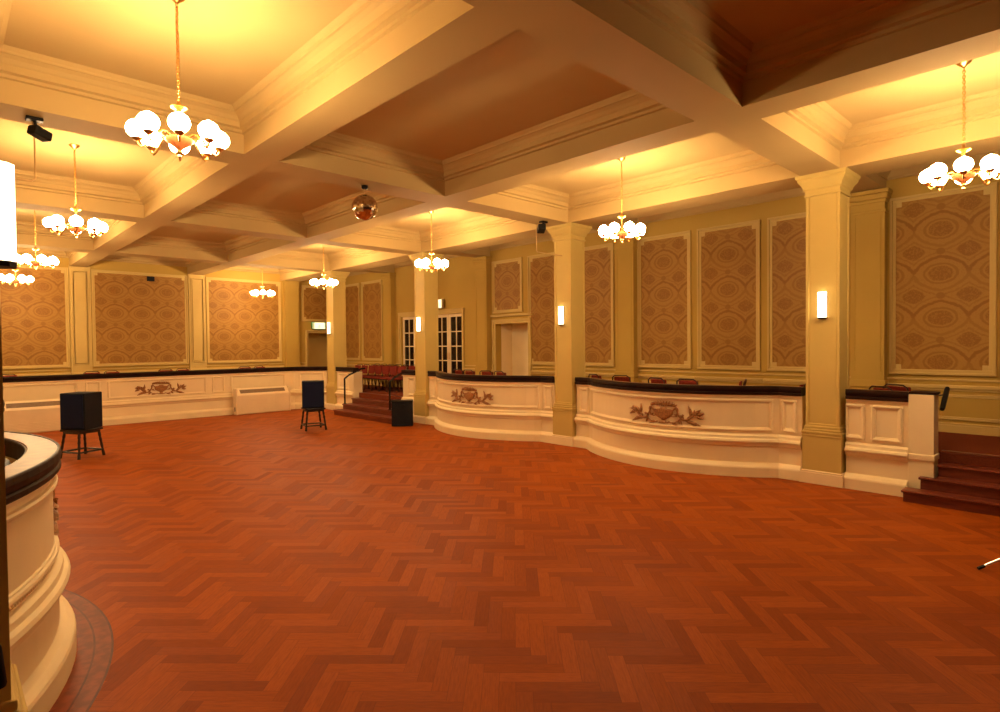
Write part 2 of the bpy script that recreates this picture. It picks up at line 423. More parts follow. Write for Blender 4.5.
def dado(wall, spans, panels=True):
    m = MB(); mr = MB(); mp = MB()
    for a0, a1 in spans:
        wallbox(m, wall, a0, a1, ZF, 0.70, 0, 0.035, 0.006); wallbox(m, wall, a0, a1, 0.70, 0.735, 0, 0.022, 0.006)
        wallbox(mr, wall, a0, a1, 1.22, 1.25, 0, 0.025, 0.006); wallbox(mr, wall, a0, a1, 1.25, 1.31, 0, 0.05, 0.015); wallbox(mr, wall, a0, a1, 1.37, 1.40, 0, 0.02, 0.006)
        if a1 - a0 > 0.6: mp.merge(frame(wall, a0 + 0.1, a1 - 0.1, 0.78, 1.17, 0.05, 0, 0.022))
    m.build('skirting', M['trim'], WALLS[wall]); mr.build('dado_rail', M['trim'], WALLS[wall])
    if mp.v: mp.build('dado_moulding', M['trim'], WALLS[wall])
e = 0.25
dado('R', [(YN, 0.95), (0.95, COLY[0] - e), (COLY[0] + e, 4.5), (4.5, 5.88), (5.88, COLY[1] - e), (COLY[1] + e, 9.18), (9.18, DY0 - 0.12), (DY1 + 0.12, COLY[2] - e), (COLY[2] + e, G1[0] - 0.1), (G2[1] + 0.1, COLY[3] - e), (COLY[3] + e, 18.9), (18.9, YB)])
dado('B', [(XL, -0.35), (0.18, 2.68), (3.2, 5.76), (6.28, 8.86), (9.38, BDX0 - 0.12), (BDX1 + 0.12, XR)])
dado('L', [(YN, COLY[0] - e), (COLY[0] + e, COLY[1] - e), (COLY[1] + e, COLY[2] - e), (COLY[2] + e, COLY[3] - e), (COLY[3] + e, YB)])

def casing(wall, a0, a1, z1, wd=0.12):
    m = MB()
    for k in range(2):
        o = wd * (1 - 0.5 * k); dd = 0.03 + 0.025 * (1 - k) 
        i0 = wd * (0.5 - 0.5 * k)
        wallbox(m, wall, a0 - o, a0 - i0, ZF, z1 + i0, 0, dd, 0.006); wallbox(m, wall, a1 + i0, a1 + o, ZF, z1 + i0, 0, dd, 0.006)
        wallbox(m, wall, a0 - o, a1 + o, z1 + i0, z1 + o, 0, dd, 0.006)
    return m
d1 = casing('R', DY0, DY1, 2.55); wallbox(d1, 'R', DY0 - 0.16, DY1 + 0.16, 2.74, 2.80, 0, 0.07, 0.01)
struct(d1, 'door_1', M['trim'])
struct(casing('B', BDX0, BDX1, 2.47, 0.11), 'door_2', M['trim'])

def glazed_door(name, g):
    z1 = 2.92
    c = casing('R', g[0], g[1], z1, 0.10); wallbox(c, 'R', g[0] - 0.12, g[1] + 0.12, z1 + 0.1, z1 + 0.15, 0, 0.06, 0.01)
    root = struct(c, name, M['trim'])
    mid = (g[0] + g[1]) / 2
    for (a0, a1) in ((g[0] + 0.01, mid - 0.006), (mid + 0.006, g[1] - 0.01)):
        lf = MB(); st = 0.085; x0, x1 = XR + 0.05, XR + 0.10
        lf.box(x0, x1, a0, a0 + st, ZF, z1, 0.004); lf.box(x0, x1, a1 - st, a1, ZF, z1, 0.004)
        lf.box(x0, x1, a0 + st, a1 - st, z1 - 0.09, z1, 0.004); lf.box(x0, x1, a0 + st, a1 - st, ZF, 1.07, 0.004)
        mm = (a0 + a1) / 2; lf.box(x0 + 0.008, x1 - 0.008, mm - 0.016, mm + 0.016, 1.07, z1 - 0.09)
        for k in range(1, 4):
            zz = 1.07 + (z1 - 0.09 - 1.07) * k / 4; lf.box(x0 + 0.008, x1 - 0.008, a0 + st, a1 - st, zz - 0.016, zz + 0.016)
        L = lf.build('door_leaf', M['bal'], root)
        MB().box(x0 + 0.022, x0 + 0.028, a0 + st, a1 - st, 1.07, z1 - 0.09).build('pane', M['glass'], L)
        MB().tube([(x0 - 0.03, a1 - 0.04 if a0 < mid - 0.1 else a0 + 0.04, 1.55), (x0 - 0.03, a1 - 0.04 if a0 < mid - 0.1 else a0 + 0.04, 1.75)], 0.01).build('handle', M['brass'], L)
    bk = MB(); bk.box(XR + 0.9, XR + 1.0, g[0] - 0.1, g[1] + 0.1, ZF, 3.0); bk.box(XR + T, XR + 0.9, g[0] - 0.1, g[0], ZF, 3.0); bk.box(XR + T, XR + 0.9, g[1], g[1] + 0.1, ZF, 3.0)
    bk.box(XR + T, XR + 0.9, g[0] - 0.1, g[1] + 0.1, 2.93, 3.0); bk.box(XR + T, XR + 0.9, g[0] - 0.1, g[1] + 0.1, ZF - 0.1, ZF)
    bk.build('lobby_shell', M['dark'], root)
glazed_door('door_3', G1); glazed_door('door_4', G2)

# ------------------------------------------------------------------ beams, coffers
for x0, x1 in BEAMX: struct(MB().box(x0, x1, YN, YB, ZS, ZC), 'ceiling_beam', M['ceil'])
TW = 0.25
for c in COLY:
    for k in range(3): struct(MB().box(BEAMX[k][1], BEAMX[k + 1][0], c - TW, c + TW, ZS, ZC), 'ceiling_beam', M['ceil'])
    for (x0, x1) in ((BEAMX[3][1], XR), (XL, BEAMX[0][0])):
        struct(MB().box(x0, x1, c - 0.24, c + 0.24, 4.44, ZC), 'ceiling_beam', M['ceil'])
CROWN = [(0.0, 4.54), (0.030, 4.548), (0.030, 4.580), (0.072, 4.592), (0.072, 4.655), (0.088, 4.668), (0.110, 4.700), (0.145, 4.722), (0.165, 4.726), (0.170, 4.748), (0.205, ZC), (-0.005, ZC), (-0.005, 4.54)]
yb = [YN] + [q for c in COLY for q in (c - TW, c + TW)] + [YB]
n = 1
for k in range(3):
    for j in range(5):
        x0, x1, y0, y1 = BEAMX[k][1], BEAMX[k + 1][0], yb[2 * j], yb[2 * j + 1]
        struct(MB().sweep([(x0, y0), (x1, y0), (x1, y1), (x0, y1)], CROWN, closed=True), 'trim_%d' % n, M['ceil']); n += 1
COVE = [(0.0, 4.58), (0.02, 4.585), (0.02, 4.62), (0.05, 4.66), (0.09, 4.71), (0.13, 4.735), (0.13, ZC), (-0.005, ZC), (-0.005, 4.58)]
for (x0, x1) in ((BEAMX[3][1], XR), (XL, BEAMX[0][0])):
    yy = [YN] + [q for c in COLY for q in (c - 0.24, c + 0.24)] + [YB]
    for j in range(5):
        y0, y1 = yy[2 * j], yy[2 * j + 1]
        struct(MB().sweep([(x0, y0), (x1, y0), (x1, y1), (x0, y1)], COVE, closed=True), 'trim_%d' % n, M['ceil']); n += 1

# ------------------------------------------------------------------ columns
def column(x, y, label):
    r = thing('column', (x, y, 0), label, 'column', 'square cream columns along the dance floor')
    # shaft with a sunk field on each face
    bm = bmesh.new(); h = 0.215; z0, z1 = 0.80, 4.08
    vs = [bm.verts.new((x + sx * h, y + sy * h, z)) for z in (z0, z1) for sx, sy in ((-1, -1), (1, -1), (1, 1), (-1, 1))]
    side = [bm.faces.new((vs[i], vs[(i + 1) % 4], vs[4 + (i + 1) % 4], vs[4 + i])) for i in range(4)]
    bm.faces.new(vs[:4][::-1]); bm.faces.new(vs[4:])
    bmesh.ops.recalc_face_normals(bm, faces=bm.faces[:])
    bmesh.ops.inset_individual(bm, faces=side, thickness=0.05, depth=0.0)
    bmesh.ops.inset_individual(bm, faces=side, thickness=0.012, depth=-0.012)
    MB().bm(bm).build('shaft', M['col'], r); bm.free()
    def sq(m, hw, z0, z1, b=0.006): m.box(x - hw, x + hw, y - hw, y + hw, z0, z1, b)
    m = MB(); sq(m, 0.235, 4.02, 4.05); 
    prof = [(0.218, 4.05), (0.225, 4.10), (0.245, 4.12), (0.245, 4.14), (0.26, 4.17), (0.29, 4.21), (0.30, 4.23), (0.30, 4.25), (0.32, 4.27), (0.325, 4.309)]
    vs = []; fs = []
    for hw, z in prof: vs += [(x - hw, y - hw, z), (x + hw, y - hw, z), (x + hw, y + hw, z), (x - hw, y + hw, z)]
    for i in range(len(prof) - 1):
        for k in range(4): fs.append((i * 4 + k, i * 4 + (k + 1) % 4, i * 4 + 4 + (k + 1) % 4, i * 4 + 4 + k))
    fs.append((0, 3, 2, 1)); q = len(vs) - 4; fs.append((q, q + 1, q + 2, q + 3)); m.add(vs, fs)
    m.build('capital', M['col'], r)
    m = MB(); sq(m, 0.25, 0.0, 0.70, 0.004); sq(m, 0.258, 0.66, 0.685); sq(m, 0.262, 0.70, 0.735, 0.01); sq(m, 0.245, 0.735, 0.77, 0.012); sq(m, 0.232, 0.77, 0.81, 0.01)
    m.build('pedestal', M['col'], r)
    m = MB(); sq(m, 0.282, 0.0, 0.155, 0.004); sq(m, 0.27, 0.155, 0.185, 0.012); m.build('plinth', M['bal'], r)
    return r
column(CXR, COLY[0], 'nearest cream square column on the right, tall lit wall light on its face')
column(CXR, COLY[1], 'cream column between the two bowed balustrades, black spotlight near its head')
column(CXR, COLY[2], 'cream column beside the squat black cabinet at the far stairs')
column(CXR, COLY[3], 'farthest cream column, behind the second speaker on its stool')
column(CXL, COLY[0], 'cream column cut off by the left edge of the photo, beside the wood topped bow')
for c in COLY[1:]:
    column(CXL, c, 'cream column of the left hand row, hidden past the left edge')

# ------------------------------------------------------------------ balustrades
BODY = [(-0.13, 0), (0.108, 0), (0.108, 0.135), (0.10, 0.155), (0.085, 0.168), (0.06, 0.185), (0.03, 0.198), (0.02, 0.205), (0.02, 0.435), (0.045, 0.455), (0.052, 0.485), (0.078, 0.505), (0.085, 0.525), (0.075, 0.55), (0.05, 0.565), (0.045, 0.60), (0.02, 0.615), (0, 0.625), (0, 1.165), (0.018, 1.175), (0.024, 1.208), (-0.13, 1.208)]
RAIL = [(-0.145, 1.209), (0.038, 1.209), (0.048, 1.22), (0.048, 1.245), (0.036, 1.255), (0.046, 1.27), (0.052, 1.30), (0.048, 1.335), (0.040, 1.342), (0.030, 1.342), (0.030, 1.330), (-0.137, 1.330), (-0.145, 1.322)]
RTOP = [(0.0298, 1.3302), (0.0298, 1.337), (-0.126, 1.337), (-0.130, 1.334), (-0.130, 1.3302)]
class Path:
    """polyline of the balustrade's hall-side face; s is arc length"""
    def __init__(s, pts):
        s.p = pts; s.l = [0.0]
        for a, b in zip(pts, pts[1:]): s.l.append(s.l[-1] + sqrt((b[0] - a[0]) ** 2 + (b[1] - a[1]) ** 2))
        s.n = [path_normal(pts, i) for i in range(len(pts))]
    def at(s, q):
        q = min(max(q, 0.0), s.l[-1] - 1e-6)
        i = max(k for k in range(len(s.l) - 1) if s.l[k] <= q); t = (q - s.l[i]) / (s.l[i + 1] - s.l[i])
        P = [s.p[i][k] * (1 - t) + s.p[i + 1][k] * t for k in (0, 1)]; N = [s.n[i][k] * (1 - t) + s.n[i + 1][k] * t for k in (0, 1)]
        L = sqrt(N[0] ** 2 + N[1] ** 2); return P, (N[0] / L, N[1] / L)
    def sub(s, a, b, step=0.12):
        k = max(1, int((b - a) / step)); r = [s.at(a + (b - a) * i / k) for i in range(k + 1)]
        return [q[0] for q in r], [q[1] for q in r]
    def w(s, q, z, d):
        P, N = s.at(q); return (P[0] + N[0] * d, P[1] + N[1] * d, z)
BEAD = [(0.0, 0.0), (0.022, 0.004), (0.030, 0.018), (0.026, 0.034), (0.014, 0.042), (0.012, 0.052), (0.0, 0.058)]
def panel_moulding(pa, a, b, z0=0.665, z1=1.145):
    m = MB()
    P, N = pa.sub(a, b)
    m.sweep(P, [(o, z1 - z) for o, z in BEAD], normals=N); m.sweep(P, [(o, z0 + z) for o, z in BEAD], normals=N)
    for q, sg in ((a, 1), (b, -1)):
        prof = []
        for o, t in BEAD:
            prof.append((q + sg * t, o))
        vs = []; k = len(prof)
        for zz in (z0, z1): vs += [pa.w(qq, zz, o) for qq, o in prof]
        m.add(vs, [(i, (i + 1) % k, k + (i + 1) % k, k + i) for i in range(k)] + [tuple(range(k)), tuple(range(2 * k - 1, k - 1, -1))])
    return m
def crest(pa, s0, z0=0.895, sc=1.08, flip=1):
    """urn with handles between two acanthus sprays, in low relief"""
    m = MB()
    W = lambda u, v, d: pa.w(s0 + u * sc * flip, z0 + v * sc, d)
    def stroke(pts, r0, r1=None, d=0.018):
        k = len(pts); r1 = r0 if r1 is None else r1
        m.tube([W(u, v, d) for u, v in pts], [(r0 + (r1 - r0) * i / (k - 1)) for i in range(k)], 6)
    def curve(p0, p1, p2, p3, n=9):
        return [tuple(((1 - t) ** 3) * p0[i] + 3 * t * (1 - t) ** 2 * p1[i] + 3 * t * t * (1 - t) * p2[i] + t ** 3 * p3[i] for i in (0, 1)) for t in [k / (n - 1) for k in range(n)]]
    def leaf(u, v, ang, ln, wd, d=0.02):
        n = 9; L = []
        for k in range(n):
            t = k / (n - 1); L.append((t * ln, wd * sin(pi * t ** 0.8) + 0.002, sin(pi * t) * 0.5))
        vs = []; fs = []
        for t, hw, bend in L:
            bx = u + cos(ang) * t - sin(ang) * bend * wd; by = v + sin(ang) * t + cos(ang) * bend * wd
            for q, dd in ((-1, 0.004), (0, d + 0.012), (1, 0.004)):
                vs.append(W(bx - sin(ang) * hw * q, by + cos(ang) * hw * q, dd))
            vs.append(W(bx, by, -0.002))
        for k in range(n - 1):
            a = 4 * k; b_ = a + 4
            for i, j in ((0, 1), (1, 2), (2, 3), (3, 0)): fs.append((a + i, a + j, b_ + j, b_ + i))
        m.add(vs, fs)
    def turned(prof, dep=0.034):                          # half-round turned piece from (half width, v)
        n = 10; vs = []; fs = []
        for hw, v in prof:
            for k in range(n + 1):
                a = pi * k / n; vs.append(W(-hw * cos(a), v, sin(a) * min(dep, hw * 0.6) - 0.001))
        for i in range(len(prof) - 1):
            for k in range(n): q = i * (n + 1) + k; fs.append((q, q + 1, q + n + 2, q + n + 1))
        m.add(vs, fs)
    turned([(0.0, -0.165), (0.08, -0.160), (0.08, -0.145), (0.045, -0.135), (0.028, -0.115), (0.05, -0.095), (0.10, -0.07), (0.14, -0.035), (0.152, 0.0), (0.148, 0.025), (0.16, 0.03), (0.16, 0.042), (0.12, 0.046), (0.06, 0.055), (0.045, 0.075), (0.0, 0.075)])
    for k in range(-4, 5):                               # spread of fruit and leaves over the rim
        u = k * 0.046; v = 0.122 - abs(k) * 0.003 + (0.012 if k % 2 else -0.006)
        m.ball(W(u, v, 0.010), 0.020, 8, 6)
    for k in range(-5, 6): leaf(k * 0.026, 0.085 + abs(k) * 0.003, pi / 2 - k * 0.26, 0.085, 0.017, 0.012)
    for q in (-1, 1):
        F = lambda L: [(u * q, v) for u, v in L]
        stroke(F(curve((0.14, 0.02), (0.20, 0.12), (0.25, 0.07), (0.205, -0.02))), 0.014, 0.010)
        stroke(F(curve((0.205, -0.02), (0.19, -0.06), (0.15, -0.06), (0.12, -0.05))), 0.010, 0.008)
        stroke(F(curve((0.20, 0.06), (0.24, -0.10), (0.30, -0.13), (0.40, -0.06), 12)), 0.014, 0.018)
        stroke(F(curve((0.40, -0.06), (0.47, 0.0), (0.49, 0.06), (0.53, 0.05))), 0.018, 0.010)
        stroke(F(curve((0.08, -0.13), (0.16, -0.17), (0.22, -0.12), (0.26, -0.08))), 0.012, 0.010)
        stroke(F(curve((0.26, -0.08), (0.25, -0.03), (0.28, -0.02), (0.29, -0.05), 7)), 0.010, 0.007)
        A = lambda a: a if q > 0 else pi - a
        for (u, v, a, ln, wd) in ((0.40, -0.06, 1.75, 0.17, 0.024), (0.40, -0.05, 1.1, 0.12, 0.022), (0.44, -0.02, 0.75, 0.13, 0.026), (0.46, 0.0, 0.15, 0.13, 0.026), (0.47, -0.02, -0.35, 0.12, 0.024),
                                  (0.36, -0.10, -0.35, 0.19, 0.026), (0.33, -0.11, -0.1, 0.16, 0.022), (0.30, -0.11, 2.1, 0.10, 0.018), (0.34, -0.09, 0.9, 0.09, 0.018), (0.12, -0.14, -0.3, 0.11, 0.020), (0.24, -0.10, -1.0, 0.07, 0.018), (0.21, -0.05, 2.6, 0.06, 0.014)):
            leaf(u * q, v, A(a), ln, wd)
        for (u, v) in ((0.42, 0.0), (0.48, 0.03), (0.37, -0.07), (0.29, -0.03)): m.ball(W(u * q, v, 0.012), 0.020, 8, 6)
    return m
def balustrade(label, pts, panels, crest_s=None, beads=False, endpost=None):
    c = pts[len(pts) // 2]
    r = thing('balustrade', (c[0], c[1], 0), label, 'balustrade', 'ivory balustrades round the dance floor')
    pa = Path(pts)
    MB().sweep(pts, BODY).build('body', M['bal'], r)
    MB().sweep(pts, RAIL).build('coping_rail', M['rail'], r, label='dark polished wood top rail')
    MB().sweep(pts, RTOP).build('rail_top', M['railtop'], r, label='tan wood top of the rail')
    for a, b in panels: panel_moulding(pa, a, b).build('panel_moulding', M['bal'], r)
    if crest_s is not None: crest(pa, crest_s).build('crest', M['gilt'], r, label='brown relief of an urn between leafy sprays')
    if beads:
        m = MB(); k = int((panels[1][1] - panels[1][0]) / 0.028)
        for i in range(k):
            P = pa.w(panels[1][0] + 0.028 * (i + 0.5), 0.65, 0.006); m.ball(P, 0.0115, 6, 4)
        m.build('bead_moulding', M['bal'], r)
    return r, pa
def bow(xc, dep, y0, y1, half, sgn):
    """face points from y0 to y1; bulges by dep towards sgn"""
    c = (y0 + y1) / 2; pts = [(xc, y0)]; n = 26
    for k in range(n + 1):
        t = -1 + 2 * k / n; e = 1 - t * t
        if abs(t) > 0.86: e *= 0.5 + 0.5 * (1 - (abs(t) - 0.86) / 0.14) ** 0.7      # soft reverse at the ends
        pts.append((xc + sgn * dep * e, c + half * t))
    pts.append((xc, y1)); return pts
def fit(pts, flip):                      # outward (hall side) must be on the left of travel
    return pts[::-1] if flip else pts
P4, P3, P2, P1 = COLY; HP = 0.284; FX, FXL = 8.94, -0.125
def bow_bal(xc, sgn, y0, y1, label, crestq=True, beads=False):
    pts = bow(xc, 0.67, y0 + HP, y1 - HP, 1.74, sgn)
    pts = fit(pts, sgn > 0) if sgn > 0 else pts
    if sgn < 0: pass                      # travelling +y, left is -x: the hall side of the right hand row
    pa = Path(pts); L = pa.l[-1]
    f = 0.34
    r, pa = balustrade(label, pts, [(0.07, f - 0.05), (f + 0.06, L - f - 0.06), (L - f + 0.05, L - 0.07)], L / 2 + (-0.45 if sgn > 0 else -0.22) if crestq else None, beads)
    return r, pa, pts
balR1 = bow_bal(FX, -1, P4, P3, 'bowed ivory balustrade with urn crest beside the nearest right column')
balR2 = bow_bal(FX, -1, P3, P2, 'bowed ivory balustrade with urn crest next to the squat black cabinet')
balL1 = bow_bal(FXL, 1, P4, P3, 'bowed ivory balustrade close up at the left edge, tan lit wood top', True, True)
balL2 = bow_bal(FXL, 1, P3, P2, 'bowed ivory balustrade just showing beyond the close one on the left')
# flat piece by the right hand stairs, with a broad end post
SY = 1.525
r, pa = balustrade('short flat ivory balustrade with two panels beside the right stairs', [(FX, SY + 0.27), (FX, P4 - HP)], [(0.06, 0.42), (0.49, 0.74)])
m = MB(); m.box(FX - 0.03, FX + 0.24, SY, SY + 0.268, 0, 1.31, 0.004); m.box(FX - 0.05, FX + 0.25, SY - 0.012, SY + 0.268, 0.48, 0.56, 0.012)
m.build('end_post', M['bal'], r); MB().box(FX - 0.02, FX + 0.25, SY - 0.02, SY + 0.268, 1.312, 1.342, 0.006).build('post_cap', M['rail'], r)
# pieces either side of the far stairs
FY0, FY1 = 13.10, 15.62
r, pa = balustrade('short ivory balustrade behind the squat black cabinet, at the far stairs', [(FX, P2 + HP), (FX, FY0 - 0.002)], [(0.06, 0.36)])
r, pa = balustrade('short ivory balustrade between the far stairs and the farthest column', [(FX, FY1), (FX, P1 - HP)], [(0.38, 0.98)])
MB().box(FX - 0.03, FX + 0.26, FY1 - 0.004, FY1 + 0.24, 0.0, 1.206, 0.004).build('end_post', M['bal'], r)
# far end: splayed corner and the long back run
YF = 18.0
pts = [(8.93, P1 + HP + 0.09), (8.16, YF), (0.20, YF)]
SL = sqrt(0.77 ** 2 + (YF - P1 - HP - 0.09) ** 2)
r, pa = balustrade('long ivory balustrade with urn crest across the far end, splayed at the corner column', pts, [(0.10, SL - 0.14), (SL + 0.30, SL + 1.95), (SL + 2.12, SL + 2.47), (SL + 2.62, SL + 5.02), (SL + 5.17, SL + 5.50), (SL + 5.66, SL + 7.70)], SL + 8.16 - 4.38)
balustrade('flat ivory balustrade farther down the left hand row, hidden past the edge', [(FXL, P1 - HP), (FXL, P2 + HP)] , [(0.2, 1.9), (2.1, 4.0)])
balustrade('short flat ivory balustrade beside the stairs under the camera', [(FXL - 0.1, P4 - HP), (FXL - 0.1, 1.75)], [(0.1, 0.66)])

# gallery floors behind the balustrades
def slab(name, poly, z0, z1, mat):
    k = len(poly); vs = [(x, y, z) for z in (z0, z1) for x, y in poly]
    return struct(MB().add(vs, [tuple(range(k))[::-1], tuple(range(k, 2 * k))] + [(i, (i + 1) % k, k + (i + 1) % k, k + i) for i in range(k)]), name, mat)
def inner(pts, sgn, d=0.135):
    return [(p[0] + sgn * d * 1.0, p[1]) for p in pts]
NX4 = 9.20
polyR = [(NX4, YN), (NX4, P4 - HP)] + inner(balR1[2], 1) + inner(balR2[2], 1) + [(9.08, P2 + HP), (9.08, P1 + HP), (8.40, 18.14), (8.40, YB), (XR, YB), (XR, YN)]
slab('floor_gallery_right', polyR, 0.0, ZF, M['carpet'])
slab('floor_gallery_back', [(0.2, YF + 0.135), (8.40, YF + 0.135), (8.40, YB), (0.2, YB)], 0.0, ZF, M['carpet'])
polyL = [(XL, YN), (-0.42, YN), (-0.42, P4 - HP)] + inner(balL1[2][::-1], -1) + inner(balL2[2][::-1], -1) + [(FXL - 0.135, P2 + HP), (FXL - 0.135, YF), (0.2, YF + 0.135), (0.2, YB), (XL, YB)]
slab('floor_gallery_left', polyL, 0.0, ZF, M['carpet'])
# red parquet border edged by dark inlaid lines, following the near bow
for off, wd_, nm, mt, hh in ((0.112, 0.20, 'floor_border', 'border', 0.0008), (0.20, 0.012, 'floor_inlay', 'inlay', 0.0016), (0.30, 0.014, 'floor_inlay', 'inlay', 0.0016)):
    pts = balL1[2][1:-1]
    struct(MB().sweep(pts, [(off, 0.0), (off + wd_, 0.0), (off + wd_, hh), (off, hh)]), nm, M[mt])

# ------------------------------------------------------------------ stairs
def stairs(label, steps):
    """steps: for every level its rectangles (x0, x1, y0, y1)"""
    q = steps[0][0]
    r = thing('stairs', (q[0], (q[2] + q[3]) / 2, 0), label, 'stairs', 'wooden stairs up to the side gallery')
    R_ = ZF / 4
    for k, rects in enumerate(steps):
        z1 = R_ * (k + 1) + (0.002 if k == 3 else 0); m = MB(); t = MB()
        for i, (x0, x1, y0, y1) in enumerate(rects):
            m.box(x0 + 0.025, x1, y0 + (0.02 if i == 0 else 0), y1 - 0.02, 0 if i == 0 else 0.004, z1 - 0.03); t.box(x0, x1, y0, y1, z1 - 0.032, z1, 0.010)
        st = m.build('step', M['stair'], r); t.build('tread', M['stair'], st)
    return r
y0 = YN + 0.005; pf = FX - 0.055
stairs('dark wooden stairs cut off by the right edge, up past the end post', [
    [(8.57, 8.80, y0, 1.80)], [(8.775, pf - 0.005, y0, 1.66), (pf - 0.02, 9.01, y0, SY - 0.02)], [(8.985, 9.21, y0, SY - 0.02)], [(9.195, 9.3, y0, SY - 0.02)]])
y1 = FY1 - 0.02
stairs('red brown wooden stairs at the far end below the row of chairs', [
    [(8.21, 8.53, 12.56, y1)], [(8.50, 8.82, 12.56, y1)], [(8.80, 9.095, FY0 + 0.015, y1)], [(9.085, 9.2, FY0 + 0.015, y1)]])
def handrail(label, pts, foot=None):
    r = thing('handrail', (pts[0][0], pts[0][1], 0), label, 'handrail', 'black metal stair handrails')
    m = MB(); m.tube(pts[1:], 0.026, 8); m.build('grip', M['blackmetal'], r, True)
    m = MB(); m.tube([pts[0], pts[1]], 0.026, 8); m.lathe([(0, 0), (0.05, 0), (0.05, 0.012), (0.0, 0.012)], pts[0], 12); m.build('post', M['blackmetal'], r, True)
    return r
handrail('black handrail on the far stairs, on the side of the second speaker', [(8.56, FY1 - 0.09, 0.2945), (8.56, FY1 - 0.09, 1.03), (8.70, FY1 - 0.09, 1.13), (9.12, FY1 - 0.09, 1.30), (9.24, FY1 - 0.09, 1.31)])
handrail('black handrail on the far stairs, rising behind the squat black cabinet', [(8.56, FY0 + 0.06, 0.2945), (8.56, FY0 + 0.06, 1.03), (8.70, FY0 + 0.06, 1.13), (8.93, FY0 + 0.06, 1.24), (9.10, FY0 + 0.06, 1.26)])
def rail_stub(label, p, q, w=0.03):
    r = thing('handrail', (p[0], p[1], p[2]), label, 'handrail')
    d = Vector(q) - Vector(p)
    m = MB(); m.tube([p, tuple(Vector(p) + d * 0.08), tuple(Vector(p) + d * 0.92), q], [w * 0.8, w, w, w * 0.8], 10); m.build('grip', M['blackmetal'], r, True)
    a = Vector(p) + d * 0.3
    MB().tube([tuple(a), (a.x, a.y + 0.06, a.z - 0.02), (a.x, a.y + 0.08, a.z - 0.02)], 0.010, 8).build('bracket', M['blackmetal'], r, True)
    return r
rail_stub('black handrail end beyond the end post of the right stairs', (9.36, SY - 0.062, 1.38), (9.02, SY - 0.062, 1.13), 0.030)
rail_stub('black handrail end low at the left edge, in front of the cut off column', (0.098, 2.30, 1.115), (0.110, 2.30, 0.985), 0.020)

# ------------------------------------------------------------------ chandeliers
ZB = 3.50
def chandelier():
    r = thing('chandelier', (7.48, 5.13, ZC), 'x', 'chandelier', 'brass chandeliers with opal globes')
    x, y = 7.48, 5.13
    MB().lathe([(0.0, ZC - 0.002), (0.062, ZC - 0.002), (0.064, ZC - 0.012), (0.045, ZC - 0.03), (0.02, ZC - 0.045), (0.010, ZC - 0.06), (0, ZC - 0.06)], (x, y, 0), 20).build('canopy', M['brass'], r, True)
    m = MB(); z = ZC - 0.055; k = 0
    while z > ZB + 0.45:
        Mx = Matrix.Rotation(pi / 2, 3, 'X') if k % 2 == 0 else Matrix.Rotation(pi / 2, 3, 'Y')
        Mx = Matrix.Scale(1.5, 3, Vector((0, 0, 1))) @ Mx
        m.torus((x, y, z - 0.018), 0.012, 0.0038, Mx, 10, 5); z -= 0.026; k += 1
    m.build('chain', M['brass'], r, True)
    MB().lathe([(0, ZB + 0.45), (0.012, ZB + 0.45), (0.016, ZB + 0.43), (0.012, ZB + 0.42), (0.058, ZB + 0.41), (0.064, ZB + 0.40), (0.05, ZB + 0.388), (0.02, ZB + 0.375), (0.012, ZB + 0.34), (0.012, ZB + 0.22), (0.02, ZB + 0.20), (0.028, ZB + 0.185), (0.0, ZB + 0.18)], (x, y, 0), 20).build('stem', M['brass'], r, True)
    MB().lathe([(0, ZB + 0.19), (0.05, ZB + 0.185), (0.095, ZB + 0.165), (0.105, ZB + 0.15), (0.10, ZB + 0.135), (0.07, ZB + 0.11), (0.035, ZB + 0.085), (0.022, ZB + 0.07), (0.0, ZB + 0.07)], (x, y, 0), 24).build('bowl', M['bowl'], r, True)
    MB().lathe([(0, ZB + 0.075), (0.014, ZB + 0.07), (0.024, ZB + 0.05), (0.012, ZB + 0.03), (0.015, ZB + 0.018), (0.006, ZB), (0, ZB)], (x, y, 0), 14).build('finial', M['brass'], r, True)
    for i in range(8):
        a = 2 * pi * i / 8; R_ = 0.288
        def at(rad, z): return (x + cos(a) * rad, y + sin(a) * rad, z)
        am = MB().tube([at(0.085, ZB + 0.15), at(0.13, ZB + 0.175), at(0.17, ZB + 0.165), at(0.205, ZB + 0.12), at(0.235, ZB + 0.075), at(0.262, ZB + 0.06), at(0.282, ZB + 0.075), at(R_, ZB + 0.10)], 0.0095, 7)
        am = am.build('arm', M['brass'], r, True)
        MB().lathe([(0.0, ZB + 0.095), (0.014, ZB + 0.096), (0.030, ZB + 0.108), (0.040, ZB + 0.123), (0.036, ZB + 0.125), (0.0, ZB + 0.112)], at(R_, 0), 16).build('cup', M['brass'], am, True)
        pr = [(0.032, ZB + 0.120)] + [(0.077 * sin(t), ZB + 0.190 - 0.072 * cos(t)) for t in [0.46 + (2.72 - 0.46) * k / 11 for k in range(12)]] + [(0.028, ZB + 0.2545)]
        MB().lathe(pr, at(R_, 0), 16).build('globe', M['bulb'], am, True, label='lit white opal globe')
        MB().lathe([(0.0, ZB + 0.215), (0.014, ZB + 0.22), (0.024, ZB + 0.238), (0.024, ZB + 0.252), (0.014, ZB + 0.266), (0.0, ZB + 0.270)], at(R_, 0), 10).build('bulb', M['lamp'], am, True)
    return r
ch = chandelier()
